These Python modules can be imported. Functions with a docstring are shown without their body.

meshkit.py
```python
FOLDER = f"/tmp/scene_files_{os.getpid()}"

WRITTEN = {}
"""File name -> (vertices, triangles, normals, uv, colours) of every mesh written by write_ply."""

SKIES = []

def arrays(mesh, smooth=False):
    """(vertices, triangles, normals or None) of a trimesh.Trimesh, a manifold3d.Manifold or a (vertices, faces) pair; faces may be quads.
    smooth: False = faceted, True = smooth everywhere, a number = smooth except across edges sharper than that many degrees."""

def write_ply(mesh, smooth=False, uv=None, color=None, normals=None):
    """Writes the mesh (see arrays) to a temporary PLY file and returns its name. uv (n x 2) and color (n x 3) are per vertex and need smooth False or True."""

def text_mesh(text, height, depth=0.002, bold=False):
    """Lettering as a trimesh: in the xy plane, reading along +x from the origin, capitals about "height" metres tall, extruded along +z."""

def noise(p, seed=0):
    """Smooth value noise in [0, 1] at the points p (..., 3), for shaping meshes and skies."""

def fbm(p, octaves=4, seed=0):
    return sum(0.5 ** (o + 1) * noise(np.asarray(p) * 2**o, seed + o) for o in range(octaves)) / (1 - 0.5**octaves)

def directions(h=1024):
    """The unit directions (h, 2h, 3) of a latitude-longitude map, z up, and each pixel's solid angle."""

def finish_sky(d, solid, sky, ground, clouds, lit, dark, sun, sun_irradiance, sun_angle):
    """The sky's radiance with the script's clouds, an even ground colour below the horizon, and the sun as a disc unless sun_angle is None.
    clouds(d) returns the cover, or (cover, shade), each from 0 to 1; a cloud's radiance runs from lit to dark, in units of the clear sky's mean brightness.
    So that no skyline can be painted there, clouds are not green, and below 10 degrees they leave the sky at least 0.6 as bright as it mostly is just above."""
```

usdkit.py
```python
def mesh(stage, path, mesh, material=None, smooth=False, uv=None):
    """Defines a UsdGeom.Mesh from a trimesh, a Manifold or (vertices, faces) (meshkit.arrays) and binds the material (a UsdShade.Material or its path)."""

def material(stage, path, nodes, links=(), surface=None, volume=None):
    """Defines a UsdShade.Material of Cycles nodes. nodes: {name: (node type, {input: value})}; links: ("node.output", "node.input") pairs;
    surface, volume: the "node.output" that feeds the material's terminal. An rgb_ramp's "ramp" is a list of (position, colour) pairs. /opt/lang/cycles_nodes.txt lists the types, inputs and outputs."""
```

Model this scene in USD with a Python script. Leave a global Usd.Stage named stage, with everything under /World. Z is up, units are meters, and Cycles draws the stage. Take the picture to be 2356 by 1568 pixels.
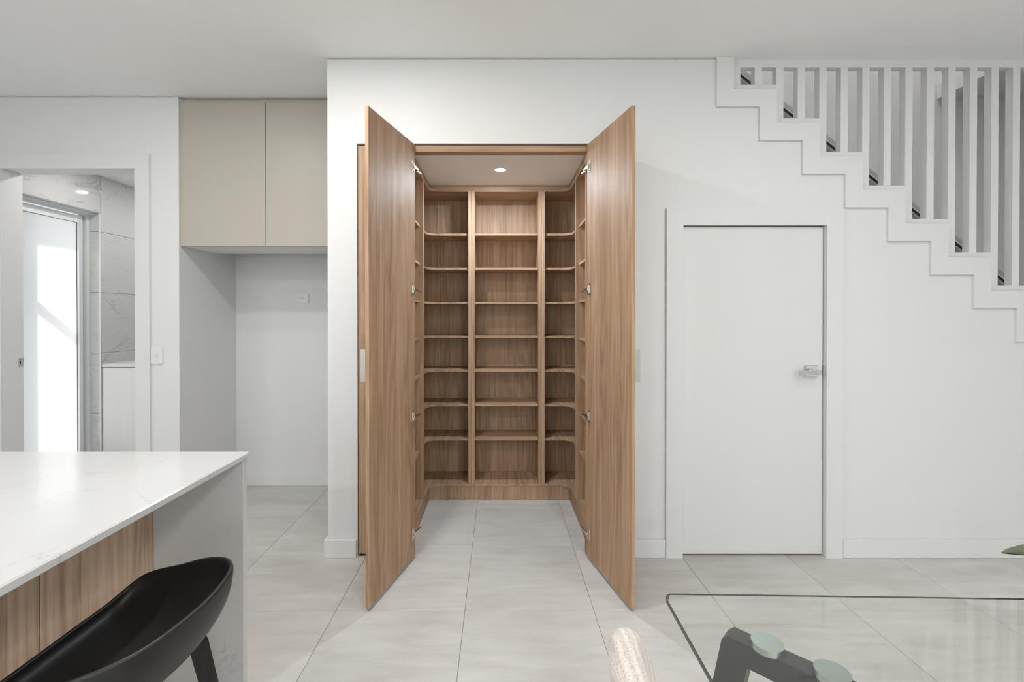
import math, random
import numpy as np
import trimesh
import manifold3d as mf
from shapely.geometry import Polygon, box as rect, Point
from shapely.ops import unary_union
from shapely import affinity
import usdkit
import meshkit
from pxr import Usd, UsdGeom, UsdLux, UsdShade, Gf, Sdf

random.seed(7)
rng = np.random.default_rng(7)
stage = Usd.Stage.CreateInMemory()
UsdGeom.Xform.Define(stage, '/World')
UsdGeom.Scope.Define(stage, '/World/Looks')

# ------------------------------------------------------------------ camera, sky, sun, exposure
F = 1047.0                       # focal length in pixels of the 2356 x 1568 picture
CAM_H = 1.38
PITCH = 0.30
cam = UsdGeom.Camera.Define(stage, '/World/camera')
cam.CreateFocalLengthAttr(16.0)
cam.CreateHorizontalApertureAttr(16.0 * 2356 / F)
cam.CreateVerticalApertureAttr(16.0 * 1568 / F)
cam.CreateHorizontalApertureOffsetAttr(16.0 * 30.0 / F)
cam.CreateVerticalApertureOffsetAttr(16.0 * -50.5 / F)
cam.CreateClippingRangeAttr((0.05, 200.0))
cam.CreateExposureAttr(0.36)
cam.AddTranslateOp().Set(Gf.Vec3d(0, 0, CAM_H))
cam.AddRotateXOp().Set(90.0 - PITCH)

sky = UsdLux.DomeLight.Define(stage, '/World/sky')
sky.CreateIntensityAttr(0.62)
sky.CreateColorAttr(Gf.Vec3f(0.93, 0.96, 1.0))
sun = UsdLux.DistantLight.Define(stage, '/World/sun')
sun.CreateIntensityAttr(0.9)
sun.CreateNormalizeAttr(True)
sun.CreateAngleAttr(1.2)
sun.CreateColorAttr(Gf.Vec3f(1.0, 0.95, 0.88))
SUN_D = np.array([0.75, 0.25, -0.75])
_z = -SUN_D / np.linalg.norm(SUN_D)
_x = np.cross([0, 0, 1.0], _z); _x /= np.linalg.norm(_x)
_y = np.cross(_z, _x)
sun.AddTransformOp().Set(Gf.Matrix4d(*_x, 0, *_y, 0, *_z, 0, 0, 0, 0, 1))

# ------------------------------------------------------------------ materials
M = {}


def mat(name, nodes, links=(), surface='p.BSDF'):
    M[name] = usdkit.material(stage, f'/World/Looks/{name}', nodes, links, surface=surface)


def plain(name, color, rough=0.5, **kw):
    mat(name, {'p': ('principled_bsdf', dict(base_color=color, roughness=rough, **kw))})


def paint(name, color, rough, bump=0.02, scale=220.0):
    mat(name, {'g': ('geometry', {}), 'n': ('noise_texture', {'scale': scale, 'detail': 3.0}),
               'b': ('bump', {'strength': bump, 'distance': 0.002}),
               'p': ('principled_bsdf', {'base_color': color, 'roughness': rough, 'specular_ior_level': 0.35})},
        [('g.position', 'n.vector'), ('n.fac', 'b.height'), ('b.normal', 'p.normal')])


paint('wall_paint', (0.72, 0.722, 0.722), 0.6, 0.03)
paint('ceiling_paint', (0.90, 0.905, 0.91), 0.75, 0.03)
paint('trim_paint', (0.72, 0.722, 0.722), 0.38, 0.01)
paint('door_paint', (0.715, 0.717, 0.715), 0.36, 0.01)
paint('taupe_laminate', (0.45, 0.418, 0.37), 0.38, 0.05, 900.0)
plain('cabinet_white', (0.78, 0.78, 0.78), 0.45)
plain('switch_white', (0.74, 0.74, 0.74), 0.3)
plain('button_white', (0.67, 0.67, 0.67), 0.3)
plain('dark_slot', (0.02, 0.02, 0.02), 0.6)
plain('chrome', (0.78, 0.78, 0.80), 0.13, metallic=1.0)
plain('brushed_steel', (0.62, 0.61, 0.60), 0.32, metallic=1.0)
plain('nickel', (0.72, 0.69, 0.64), 0.25, metallic=1.0)
plain('black_metal', (0.012, 0.012, 0.013), 0.4)
plain('seal_grey', (0.30, 0.31, 0.36), 0.5)
plain('rail_grey', (0.50, 0.49, 0.47), 0.4)
plain('rail_light', (0.80, 0.79, 0.78), 0.4)
plain('rail_dark', (0.02, 0.013, 0.012), 0.4)
plain('aluminium_white', (0.74, 0.76, 0.77), 0.35)
plain('handle_metal', (0.60, 0.585, 0.565), 0.35, metallic=0.9)
plain('charcoal_steel', (0.042, 0.041, 0.041), 0.42)
plain('grout', (0.27, 0.25, 0.235), 0.9)
plain('white_grout', (0.40, 0.40, 0.39), 0.9)
plain('tread_paint', (0.5, 0.46, 0.42), 0.5)
plain('paving', (0.42, 0.41, 0.40), 0.9)
plain('terrace_paving', (0.66, 0.64, 0.60), 0.9)
plain('colorbond', (0.45, 0.45, 0.45), 0.6)
plain('pot_ceramic', (0.75, 0.74, 0.72), 0.4)
plain('soil', (0.03, 0.02, 0.015), 0.95)
plain('stem_green', (0.10, 0.10, 0.045), 0.6)
mat('lamp', {'e': ('emission', {'color': (1.0, 0.97, 0.92), 'strength': 22.0})}, surface='e.emission')


def wood(name, axis, dark=(0.265, 0.163, 0.098), mid=(0.415, 0.270, 0.170), light=(0.535, 0.368, 0.246)):
    """Timber laminate: fine pores, streaks, soft broad bands and faint cathedral figure, all drawn out along one axis."""
    def sc(a, b):
        s = [a, a, a]; s[axis] = b
        return tuple(s)
    mat(name, {
        'g': ('geometry', {}), 'o': ('object_info', {}),
        'k1': ('math', {'math_type': 'multiply', 'value2': 7.3}), 'k2': ('math', {'math_type': 'multiply', 'value2': 3.1}), 'k3': ('math', {'math_type': 'multiply', 'value2': 11.7}),
        'off': ('combine_xyz', {}), 'v': ('vector_math', {'math_type': 'add'}),
        'm1': ('mapping', {'scale': sc(330.0, 9.0)}), 'n1': ('noise_texture', {'scale': 1.0, 'detail': 3.0, 'roughness': 0.65}),
        'm2': ('mapping', {'scale': sc(70.0, 1.1)}), 'n2': ('noise_texture', {'scale': 1.0, 'detail': 4.0, 'roughness': 0.6, 'distortion': 0.3}),
        'm4': ('mapping', {'scale': sc(12.0, 0.5)}), 'n4': ('noise_texture', {'scale': 1.0, 'detail': 2.0, 'roughness': 0.5}),
        'm3': ('mapping', {'scale': sc(5.0, 0.45)}), 'n3': ('noise_texture', {'scale': 1.0, 'detail': 2.0, 'roughness': 0.45}),
        'r1': ('math', {'math_type': 'multiply', 'value2': 95.0}), 'r2': ('math', {'math_type': 'sine'}),
        'r3': ('math', {'math_type': 'multiply_add', 'value2': 0.040, 'value3': 0.0}),
        'a1': ('math', {'math_type': 'multiply_add', 'value2': 0.26}), 'a2': ('math', {'math_type': 'multiply_add', 'value2': 0.42}), 'a3': ('math', {'math_type': 'multiply_add', 'value2': 0.32}),
        'ramp': ('rgb_ramp', {'ramp': [(0.0, dark), (0.34, dark), (0.50, mid), (0.66, light), (1.0, light)]}),
        'b': ('bump', {'strength': 0.06, 'distance': 0.001}),
        'p': ('principled_bsdf', {'roughness': 0.52, 'specular_ior_level': 0.28})},
        [('o.random', 'k1.value1'), ('o.random', 'k2.value1'), ('o.random', 'k3.value1'),
         ('k1.value', 'off.x'), ('k2.value', 'off.y'), ('k3.value', 'off.z'),
         ('g.position', 'v.vector1'), ('off.vector', 'v.vector2')] +
        [(f'v.vector', f'm{i}.vector') for i in (1, 2, 3, 4)] + [(f'm{i}.vector', f'n{i}.vector') for i in (1, 2, 3, 4)] +
        [('n3.fac', 'r1.value1'), ('r1.value', 'r2.value1'), ('r2.value', 'r3.value1'),
         ('n1.fac', 'a1.value1'), ('r3.value', 'a1.value3'), ('n2.fac', 'a2.value1'), ('a1.value', 'a2.value3'), ('n4.fac', 'a3.value1'), ('a2.value', 'a3.value3'),
         ('a3.value', 'ramp.fac'), ('ramp.color', 'p.base_color'), ('n1.fac', 'b.height'), ('b.normal', 'p.normal')])


wood('walnut_upright', 2)
wood('walnut_along', 0)
wood('walnut_deep', 1)
wood('oak_upright', 2, (0.27, 0.185, 0.128), (0.50, 0.36, 0.26), (0.66, 0.50, 0.38))
wood('black_wood', 2, (0.010, 0.009, 0.009), (0.016, 0.015, 0.015), (0.026, 0.025, 0.025))

# stone-look porcelain floor tile: soft diagonal streaks, cloudy tone, fine specks
mat('floor_tile', {
    'g': ('geometry', {}), 'o': ('object_info', {}),
    'k1': ('math', {'math_type': 'multiply', 'value2': 37.0}), 'k2': ('math', {'math_type': 'multiply', 'value2': 19.0}),
    'off': ('combine_xyz', {}), 'v': ('vector_math', {'math_type': 'add'}),
    'm1': ('mapping', {'rotation': (0.0, 0.0, -0.32), 'scale': (2.6, 17.0, 4.0)}), 'n1': ('noise_texture', {'scale': 1.0, 'detail': 7.0, 'roughness': 0.62, 'distortion': 0.5}),
    'n2': ('noise_texture', {'scale': 2.2, 'detail': 3.0}),
    'n3': ('noise_texture', {'scale': 240.0, 'detail': 2.0, 'roughness': 0.7}),
    'sp': ('rgb_ramp', {'ramp': [(0.0, (0.55, 0.52, 0.50)), (0.35, (0.72, 0.70, 0.68)), (0.46, (1, 1, 1)), (1.0, (1, 1, 1))]}),
    'a1': ('math', {'math_type': 'multiply_add', 'value2': 0.55, 'value3': 0.0}), 'a2': ('math', {'math_type': 'multiply_add', 'value2': 0.45}),
    'ramp': ('rgb_ramp', {'ramp': [(0.0, (0.46, 0.435, 0.405)), (0.36, (0.535, 0.515, 0.485)), (0.52, (0.61, 0.596, 0.568)), (0.66, (0.665, 0.653, 0.628)), (1.0, (0.70, 0.69, 0.668))]}),
    'mx': ('mix_color', {'blend_type': 'multiply', 'fac': 0.5}), 'tv': ('map_range', {'to_min': 0.92, 'to_max': 1.0}), 'ty': ('mix_color', {'blend_type': 'multiply', 'fac': 1.0}),
    'b': ('bump', {'strength': 0.10, 'distance': 0.002}),
    'p': ('principled_bsdf', {'roughness': 0.46, 'specular_ior_level': 0.4})},
    [('o.random', 'k1.value1'), ('o.random', 'k2.value1'), ('k1.value', 'off.x'), ('k2.value', 'off.y'),
     ('g.position', 'v.vector1'), ('off.vector', 'v.vector2'), ('v.vector', 'm1.vector'), ('m1.vector', 'n1.vector'), ('v.vector', 'n2.vector'), ('v.vector', 'n3.vector'),
     ('n1.fac', 'a1.value1'), ('n2.fac', 'a2.value1'), ('a1.value', 'a2.value3'), ('a2.value', 'ramp.fac'),
     ('n3.fac', 'sp.fac'), ('ramp.color', 'mx.a'), ('sp.color', 'mx.b'), ('mx.result', 'ty.a'), ('o.random', 'tv.value'), ('tv.result', 'ty.b'), ('ty.result', 'p.base_color'), ('n1.fac', 'b.height'), ('b.normal', 'p.normal')])


def veined(name, base, vein, rough, scale, strength, width=0.018, spread=0.45):
    """White stone with thin broken veins: the zero line of a warped noise, masked by a second one."""
    mat(name, {
        'g': ('geometry', {}), 'o': ('object_info', {}), 'k1': ('math', {'math_type': 'multiply', 'value2': 9.0}), 'off': ('combine_xyz', {}),
        'v': ('vector_math', {'math_type': 'add'}),
        'mp': ('mapping', {'rotation': (0.5, 0.35, 0.55), 'scale': (1.0, 0.6, 1.3)}),
        'n1': ('noise_texture', {'scale': scale, 'detail': 6.0, 'roughness': 0.6, 'distortion': 1.1}),
        's': ('math', {'math_type': 'subtract', 'value2': 0.5}), 'ab': ('math', {'math_type': 'absolute'}),
        'mr': ('map_range', {'from_min': 0.0, 'from_max': width, 'to_min': 1.0, 'to_max': 0.0, 'clamp': True}),
        'n2': ('noise_texture', {'scale': scale * 1.3, 'detail': 2.0}),
        'mm': ('map_range', {'from_min': spread, 'from_max': spread + 0.2, 'to_min': 0.0, 'to_max': strength, 'clamp': True}),
        'fac': ('math', {'math_type': 'multiply'}),
        'n3': ('noise_texture', {'scale': scale * 0.7, 'detail': 4.0}),
        'cl': ('mix_color', {'blend_type': 'mix', 'a': base, 'b': tuple(0.90 * c for c in base)}),
        'mx': ('mix_color', {'blend_type': 'mix', 'b': vein}),
        'p': ('principled_bsdf', {'roughness': rough})},
        [('o.random', 'k1.value1'), ('k1.value', 'off.x'), ('k1.value', 'off.y'), ('g.position', 'v.vector1'), ('off.vector', 'v.vector2'),
         ('v.vector', 'mp.vector'), ('mp.vector', 'n1.vector'), ('v.vector', 'n2.vector'), ('v.vector', 'n3.vector'),
         ('n1.fac', 's.value1'), ('s.value', 'ab.value1'), ('ab.value', 'mr.value'), ('n2.fac', 'mm.value'), ('mr.result', 'fac.value1'), ('mm.result', 'fac.value2'),
         ('n3.fac', 'cl.fac'), ('cl.result', 'mx.a'), ('fac.value', 'mx.fac'), ('mx.result', 'p.base_color')])


veined('quartz', (0.62, 0.62, 0.615), (0.40, 0.395, 0.39), 0.11, 3.4, 0.6, 0.011, 0.42)
veined('marble_tile', (0.60, 0.60, 0.59), (0.28, 0.27, 0.26), 0.05, 2.9, 0.55, 0.014, 0.38)

mat('frosted_glass', {'t': ('translucent_bsdf', {'color': (0.75, 0.755, 0.75)}), 'g': ('glossy_bsdf', {'color': (0.9, 0.9, 0.9), 'roughness': 0.3}),
                      'm': ('mix_closure', {'fac': 0.06})}, [('t.BSDF', 'm.closure1'), ('g.BSDF', 'm.closure2')], surface='m.closure')
mat('table_glass', {'f': ('fresnel', {'IOR': 1.5}), 't': ('transparent_bsdf', {'color': (0.972, 0.984, 0.978)}), 'g': ('glossy_bsdf', {'color': (1, 1, 1), 'roughness': 0.0}),
                    'q': ('geometry', {}), 'iv': ('math', {'math_type': 'subtract', 'value1': 1.0}), 'mu': ('math', {'math_type': 'multiply'}), 'm': ('mix_closure', {})}, [('q.backfacing', 'iv.value2'), ('iv.value', 'mu.value1'), ('f.fac', 'mu.value2'), ('mu.value', 'm.fac'), ('t.BSDF', 'm.closure1'), ('g.BSDF', 'm.closure2')], surface='m.closure')
mat('window_glass', {'f': ('fresnel', {'IOR': 1.5}), 't': ('transparent_bsdf', {'color': (0.96, 0.98, 0.97)}), 'g': ('glossy_bsdf', {'color': (1, 1, 1), 'roughness': 0.0}),
                     'q': ('geometry', {}), 'iv': ('math', {'math_type': 'subtract', 'value1': 1.0}), 'mu': ('math', {'math_type': 'multiply'}), 'm': ('mix_closure', {})}, [('q.backfacing', 'iv.value2'), ('iv.value', 'mu.value1'), ('f.fac', 'mu.value2'), ('mu.value', 'm.fac'), ('t.BSDF', 'm.closure1'), ('g.BSDF', 'm.closure2')], surface='m.closure')
mat('glass_edge', {'n': ('noise_texture', {'scale': 9.0, 'detail': 2.0}), 'g': ('geometry', {}),
                   'r': ('rgb_ramp', {'ramp': [(0.35, (0.006, 0.012, 0.010)), (0.65, (0.028, 0.050, 0.042))]}),
                   'p': ('principled_bsdf', {'roughness': 0.12})},
    [('g.position', 'n.vector'), ('n.fac', 'r.fac'), ('r.color', 'p.base_color')])
mat('black_shell', {'g': ('geometry', {}), 'n': ('noise_texture', {'scale': 900.0, 'detail': 2.0}), 'b': ('bump', {'strength': 0.10, 'distance': 0.0006}),
                    'p': ('principled_bsdf', {'base_color': (0.006, 0.006, 0.006), 'roughness': 0.46, 'specular_ior_level': 0.55})},
    [('g.position', 'n.vector'), ('n.fac', 'b.height'), ('b.normal', 'p.normal')])
# knitted cream fabric: rows of small stitches with dark gaps
mat('knit', {'g': ('geometry', {}), 'mp': ('mapping', {'scale': (340.0, 340.0, 250.0)}),
             'v': ('voronoi_texture', {'scale': 1.0, 'randomness': 0.55}),
             'r': ('rgb_ramp', {'ramp': [(0.0, (0.17, 0.14, 0.13)), (0.16, (0.42, 0.36, 0.33)), (0.34, (0.64, 0.575, 0.53)), (1.0, (0.76, 0.71, 0.67))]}),
             'w': ('wave_texture', {'wave_type': 'bands', 'bands_direction': 'x', 'scale': 22.0, 'distortion': 1.5, 'detail': 1.0}),
             'mx': ('mix_color', {'blend_type': 'multiply', 'fac': 0.18}),
             'i': ('invert', {}), 'b': ('bump', {'strength': 0.35, 'distance': 0.002}),
             'p': ('principled_bsdf', {'roughness': 0.95, 'sheen_weight': 0.25, 'sheen_roughness': 0.6, 'specular_ior_level': 0.15})},
    [('g.position', 'mp.vector'), ('mp.vector', 'v.vector'), ('v.distance', 'r.fac'), ('g.position', 'w.vector'), ('r.color', 'mx.a'), ('w.color', 'mx.b'),
     ('mx.result', 'p.base_color'), ('v.distance', 'b.height'), ('b.normal', 'p.normal')])
mat('leaf', {'g': ('geometry', {}), 'n': ('noise_texture', {'scale': 30.0, 'detail': 3.0}),
             'r': ('rgb_ramp', {'ramp': [(0.3, (0.055, 0.075, 0.030)), (0.7, (0.085, 0.105, 0.052))]}),
             'p': ('principled_bsdf', {'roughness': 0.35}), 't': ('translucent_bsdf', {'color': (0.10, 0.15, 0.04)}), 'm': ('mix_closure', {'fac': 0.12})},
    [('g.position', 'n.vector'), ('n.fac', 'r.fac'), ('r.color', 'p.base_color'), ('p.BSDF', 'm.closure1'), ('t.BSDF', 'm.closure2')], surface='m.closure')
mat('spun_metal', {'g': ('geometry', {}), 'p': ('principled_bsdf', {'base_color': (0.62, 0.68, 0.65), 'metallic': 1.0, 'roughness': 0.28, 'anisotropic': 0.85}),
                   't': ('tangent', {'direction_type': 'radial', 'axis': 'z'})}, [('t.tangent', 'p.tangent')])

# ------------------------------------------------------------------ helpers
used = {}
origin = {}


def numbered(parent, name):
    k = used.get((parent, name), 0)
    used[(parent, name)] = k + 1
    return name if k == 0 else f'{name}_{k:03d}'


def tag(p, label=None, cat=None, group=None, kind=None):
    for k, v in (('label', label), ('category', cat), ('group', group), ('kind', kind)):
        if v:
            p.SetCustomDataByKey(k, v)


def thing(name, label, cat, loc=(0, 0, 0), group=None, kind=None):
    path = '/World/' + numbered('/World', name)
    x = UsdGeom.Xform.Define(stage, path)
    x.AddTranslateOp().Set(Gf.Vec3d(*map(float, loc)))
    tag(x.GetPrim(), label, cat, group, kind)
    origin[path] = np.array(loc, float)
    return path


def part(name, mesh, m, parent, smooth=False, label=None, kind=None):
    """A mesh given in world coordinates, stored relative to its thing's base."""
    path = parent + '/' + numbered(parent, name)
    o = origin[parent]
    origin[path] = o
    v, f, n = meshkit.arrays(mesh, smooth)
    pr = usdkit.mesh(stage, path, trimesh.Trimesh(v - o, f, process=False), M[m], smooth=smooth)
    tag(pr.GetPrim(), label, kind=kind)
    return path


def solo(name, mesh, m, label, cat, smooth=False, group=None, kind=None):
    path = '/World/' + numbered('/World', name)
    pr = usdkit.mesh(stage, path, mesh, M[m], smooth=smooth)
    tag(pr.GetPrim(), label, cat, group, kind)
    return path


def bx(x0, x1, y0, y1, z0, z1, b=0.0):
    lo, hi = np.minimum([x0, y0, z0], [x1, y1, z1]), np.maximum([x0, y0, z0], [x1, y1, z1])
    if b <= 0:
        m = trimesh.creation.box(hi - lo)
        m.apply_translation((lo + hi) / 2)
        return m
    b = min(b, *(0.45 * (hi - lo)))
    pts = []
    for ax in range(3):
        l, h = lo + b, hi - b
        l[ax], h[ax] = lo[ax], hi[ax]
        pts += [[(l, h)[i][0], (l, h)[j][1], (l, h)[k][2]] for i in (0, 1) for j in (0, 1) for k in (0, 1)]
    return trimesh.convex.convex_hull(np.array(pts))


def cat_(*ms):
    return trimesh.util.concatenate(list(ms))


def up(poly, z0, z1):
    """An XY outline between two heights."""
    ms = []
    for g in getattr(poly, 'geoms', [poly]):
        m = trimesh.creation.extrude_polygon(g, z1 - z0, engine='earcut')
        m.apply_translation((0, 0, z0))
        ms.append(m)
    return cat_(*ms)


def front(poly, y0, y1):
    """An XZ outline between two depths."""
    m = up(poly, 0, y1 - y0)
    m.apply_transform(trimesh.transformations.rotation_matrix(math.pi / 2, [1, 0, 0]))
    m.apply_translation((0, y1, 0))
    return m


def side(poly, x0, x1):
    """A YZ outline between two x."""
    m = up(poly, 0, x1 - x0)
    T = np.eye(4); T[:3, :3] = np.array([[0, 0, 1], [1, 0, 0], [0, 1, 0]])
    m.apply_transform(T)
    m.apply_translation((x0, 0, 0))
    return m


def cyl(p0, p1, r, n=24, r2=None):
    p0, p1 = np.array(p0, float), np.array(p1, float)
    d = p1 - p0; L = np.linalg.norm(d); d /= L
    a = np.cross(d, [0, 0, 1.0] if abs(d[2]) < 0.9 else [1.0, 0, 0]); a /= np.linalg.norm(a)
    b = np.cross(d, a)
    t = np.arange(n) * 2 * np.pi / n
    c = np.outer(np.cos(t), a) + np.outer(np.sin(t), b)
    return trimesh.convex.convex_hull(np.vstack([p0 + r * c, p1 + (r2 or r) * c]))


def beam(p0, p1, u, v, wu, wv, wu1=None, wv1=None):
    """A straight bar from p0 to p1 with a rectangular section wu x wv along u, v."""
    p0, p1, u, v = (np.array(a, float) for a in (p0, p1, u, v))
    wu1, wv1 = wu1 or wu, wv1 or wv
    pts = [p0 + i * u * wu / 2 + j * v * wv / 2 for i in (-1, 1) for j in (-1, 1)] + [p1 + i * u * wu1 / 2 + j * v * wv1 / 2 for i in (-1, 1) for j in (-1, 1)]
    return trimesh.convex.convex_hull(np.array(pts))


def rrect(x0, x1, y0, y1, r):
    return rect(x0 + r, y0 + r, x1 - r, y1 - r).buffer(r, quad_segs=8)


# ------------------------------------------------------------------ the room
CEIL = 2.856
WALL = 2.610          # face of the wall with the pantry
NW = 3.060            # face of the wall with the bathroom door
S = 'structure'

# floor: a grout bed with every tile lying on it
fl = thing('floor', 'pale grey stone-look tiled floor of the whole room', 'floor', (0, 0, 0), kind=S)
part('grout', bx(-4.35, 4.95, -4.05, 3.80, -0.05, -0.0025), 'grout', fl)
P = 0.606
for i in range(-7, 9):
    for j in range(-11, 2):
        x0, y0 = -0.160 + i * P, 2.737 + j * P
        x1, y1 = x0 + P, y0 + P
        x0, x1, y0, y1 = max(x0, -4.35), min(x1, 4.95), max(y0, -4.05), min(y1, 3.80)
        if x1 - x0 < 0.02 or y1 - y0 < 0.02:
            continue
        part('tile', bx(x0 + 0.0011, x1 - 0.0011, y0 + 0.0011, y1 - 0.0011, -0.012, rng.uniform(-0.0003, 0.0), 0.0008), 'floor_tile', fl)

# ceiling, cut away over the stair
cl_poly = Polygon([(-4.35, -4.05), (4.95, -4.05), (4.95, 2.624), (1.30, 2.624), (1.30, 2.70), (-0.86, 2.70), (-0.86, 3.84), (-2.27, 3.84), (-2.27, 3.20), (-4.35, 3.20)])
solo('ceiling', up(cl_poly, CEIL, CEIL + 0.12), 'ceiling_paint', 'plain white plaster ceiling over the whole room', 'ceiling', kind=S)

# main wall with the pantry recess and the low door, stepped off under the stair
OP0, OP1, OPZ = -0.812, 0.720, 2.370
D0, D1, DZ = 1.041, 1.880, 1.915
pts = [(-0.982, 0), (4.90, 0), (4.90, 0.12)]
k = 13
pts = [(-0.982, 0), (4.90, 0)]
zl = lambda k: 2.622 - 0.1916 * k
xl = lambda k: 1.289 + 0.2463 * k
stair_line = []
for k in range(0, 14):
    stair_line += [(xl(k), zl(k - 1) if k else 2.848), (xl(k), zl(k))]
stair_line += [(4.90, zl(13))]
poly = Polygon([(-0.982, 0), (4.90, 0)] + stair_line[::-1] + [(-0.982, 2.848)])
poly = poly.difference(rect(OP0, -1, OP1, OPZ)).difference(rect(D0, -1, D1, DZ))
wn = cat_(front(poly, WALL, 2.665), bx(-0.97, 1.28, 2.624, 2.665, 2.84, CEIL), bx(-0.982, -0.870, 2.665, 3.72, 0, CEIL),
          bx(-0.870, -0.83, 2.665, 3.80, 2.43, CEIL))
solo('wall_north', wn, 'wall_paint', 'white wall around the walk-in pantry and the low door', 'wall', kind=S)
# wall with the bathroom door
B0, B1, BZ = -3.345, -2.420, 2.385
poly = rect(-4.35, 0, -2.150, 2.848).difference(rect(B0, -1, B1, BZ))
solo('wall_northwest', cat_(front(poly, NW, 3.185), bx(-4.35, -2.16, 3.074, 3.185, 2.84, CEIL), bx(-2.26, -2.150, 3.185, 3.72, 0, CEIL)), 'wall_paint',
     'white wall with the bathroom doorway at the left', 'wall', kind=S)
solo('wall_niche', bx(-2.26, -0.86, 3.72, 3.82, 0, CEIL), 'wall_paint', 'white back wall of the fridge recess under the taupe cabinet', 'wall', kind=S)
solo('wall_west', bx(-4.45, -4.35, -4.05, 3.185, 0, CEIL), 'wall_paint', 'plain white side wall behind the island, out of the picture', 'wall', kind=S)
solo('wall_east', bx(4.95, 5.05, -4.05, 3.70, 0, 5.6), 'wall_paint', 'plain white side wall at the foot of the stair', 'wall', kind=S)
WX0, WX1, WZ = -4.0, 3.6, 2.60
solo('wall_south', front(rect(-4.45, 0, 5.05, CEIL).difference(rect(WX0, 0.0, WX1, WZ)).buffer(0), -4.15, -4.05), 'wall_paint',
     'white wall with the wide glass doors behind the viewer', 'wall', kind=S)
w2 = thing('window_2', 'wide glazed sliding doors behind the viewer', 'window', (0, -4.10, 0), kind=S)
for k in range(6):
    xa = WX0 + (WX1 - WX0) * k / 5
    part('window_frame', bx(xa - 0.03, xa + 0.03, -4.13, -4.07, 0.05, WZ - 0.05), 'aluminium_white', w2)
part('window_frame', bx(WX0, WX1, -4.13, -4.07, WZ - 0.05, WZ), 'aluminium_white', w2)
part('window_frame', bx(WX0, WX1, -4.13, -4.07, 0, 0.05), 'aluminium_white', w2)
for k in range(5):
    xa, xb = WX0 + (WX1 - WX0) * k / 5 + 0.03, WX0 + (WX1 - WX0) * (k + 1) / 5 - 0.03
    part('pane', bx(xa, xb, -4.104, -4.096, 0.05, WZ - 0.05), 'window_glass', w2)

solo('terrace', bx(-9.0, 10.0, -16.0, -4.16, -0.12, -0.02), 'terrace_paving', 'pale sunlit terrace outside the glass doors', 'terrace', kind=S)

# skirting boards
BH, BT = 0.104, 0.017
bn = thing('baseboard_north', 'white skirting board along the foot of the pantry wall', 'skirting board', (0, WALL, 0), kind=S)
part('board', cat_(bx(-1.001, OP0 - 0.004, WALL - BT, WALL - 0.0003, 0, BH, 0.002), bx(-1.001, -0.9825, WALL + 0.0008, 3.70, 0, BH, 0.002)), 'trim_paint', bn)
part('board', bx(OP1 + 0.004, D0 - 0.087, WALL - BT, WALL, 0, BH, 0.002), 'trim_paint', bn)
part('board', bx(D1 + 0.087, 4.90, WALL - BT, WALL, 0, BH, 0.002), 'trim_paint', bn)
solo('baseboard_niche', bx(-2.148, -1.002, 3.72 - 0.014, 3.72, 0, 0.095, 0.002), 'trim_paint', 'white skirting board at the back of the fridge recess', 'skirting board', kind=S)
solo('baseboard_northwest', bx(-2.325, -2.150, NW - BT, NW, 0, BH, 0.002), 'trim_paint', 'short white skirting board beside the bathroom doorway', 'skirting board', kind=S)

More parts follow.
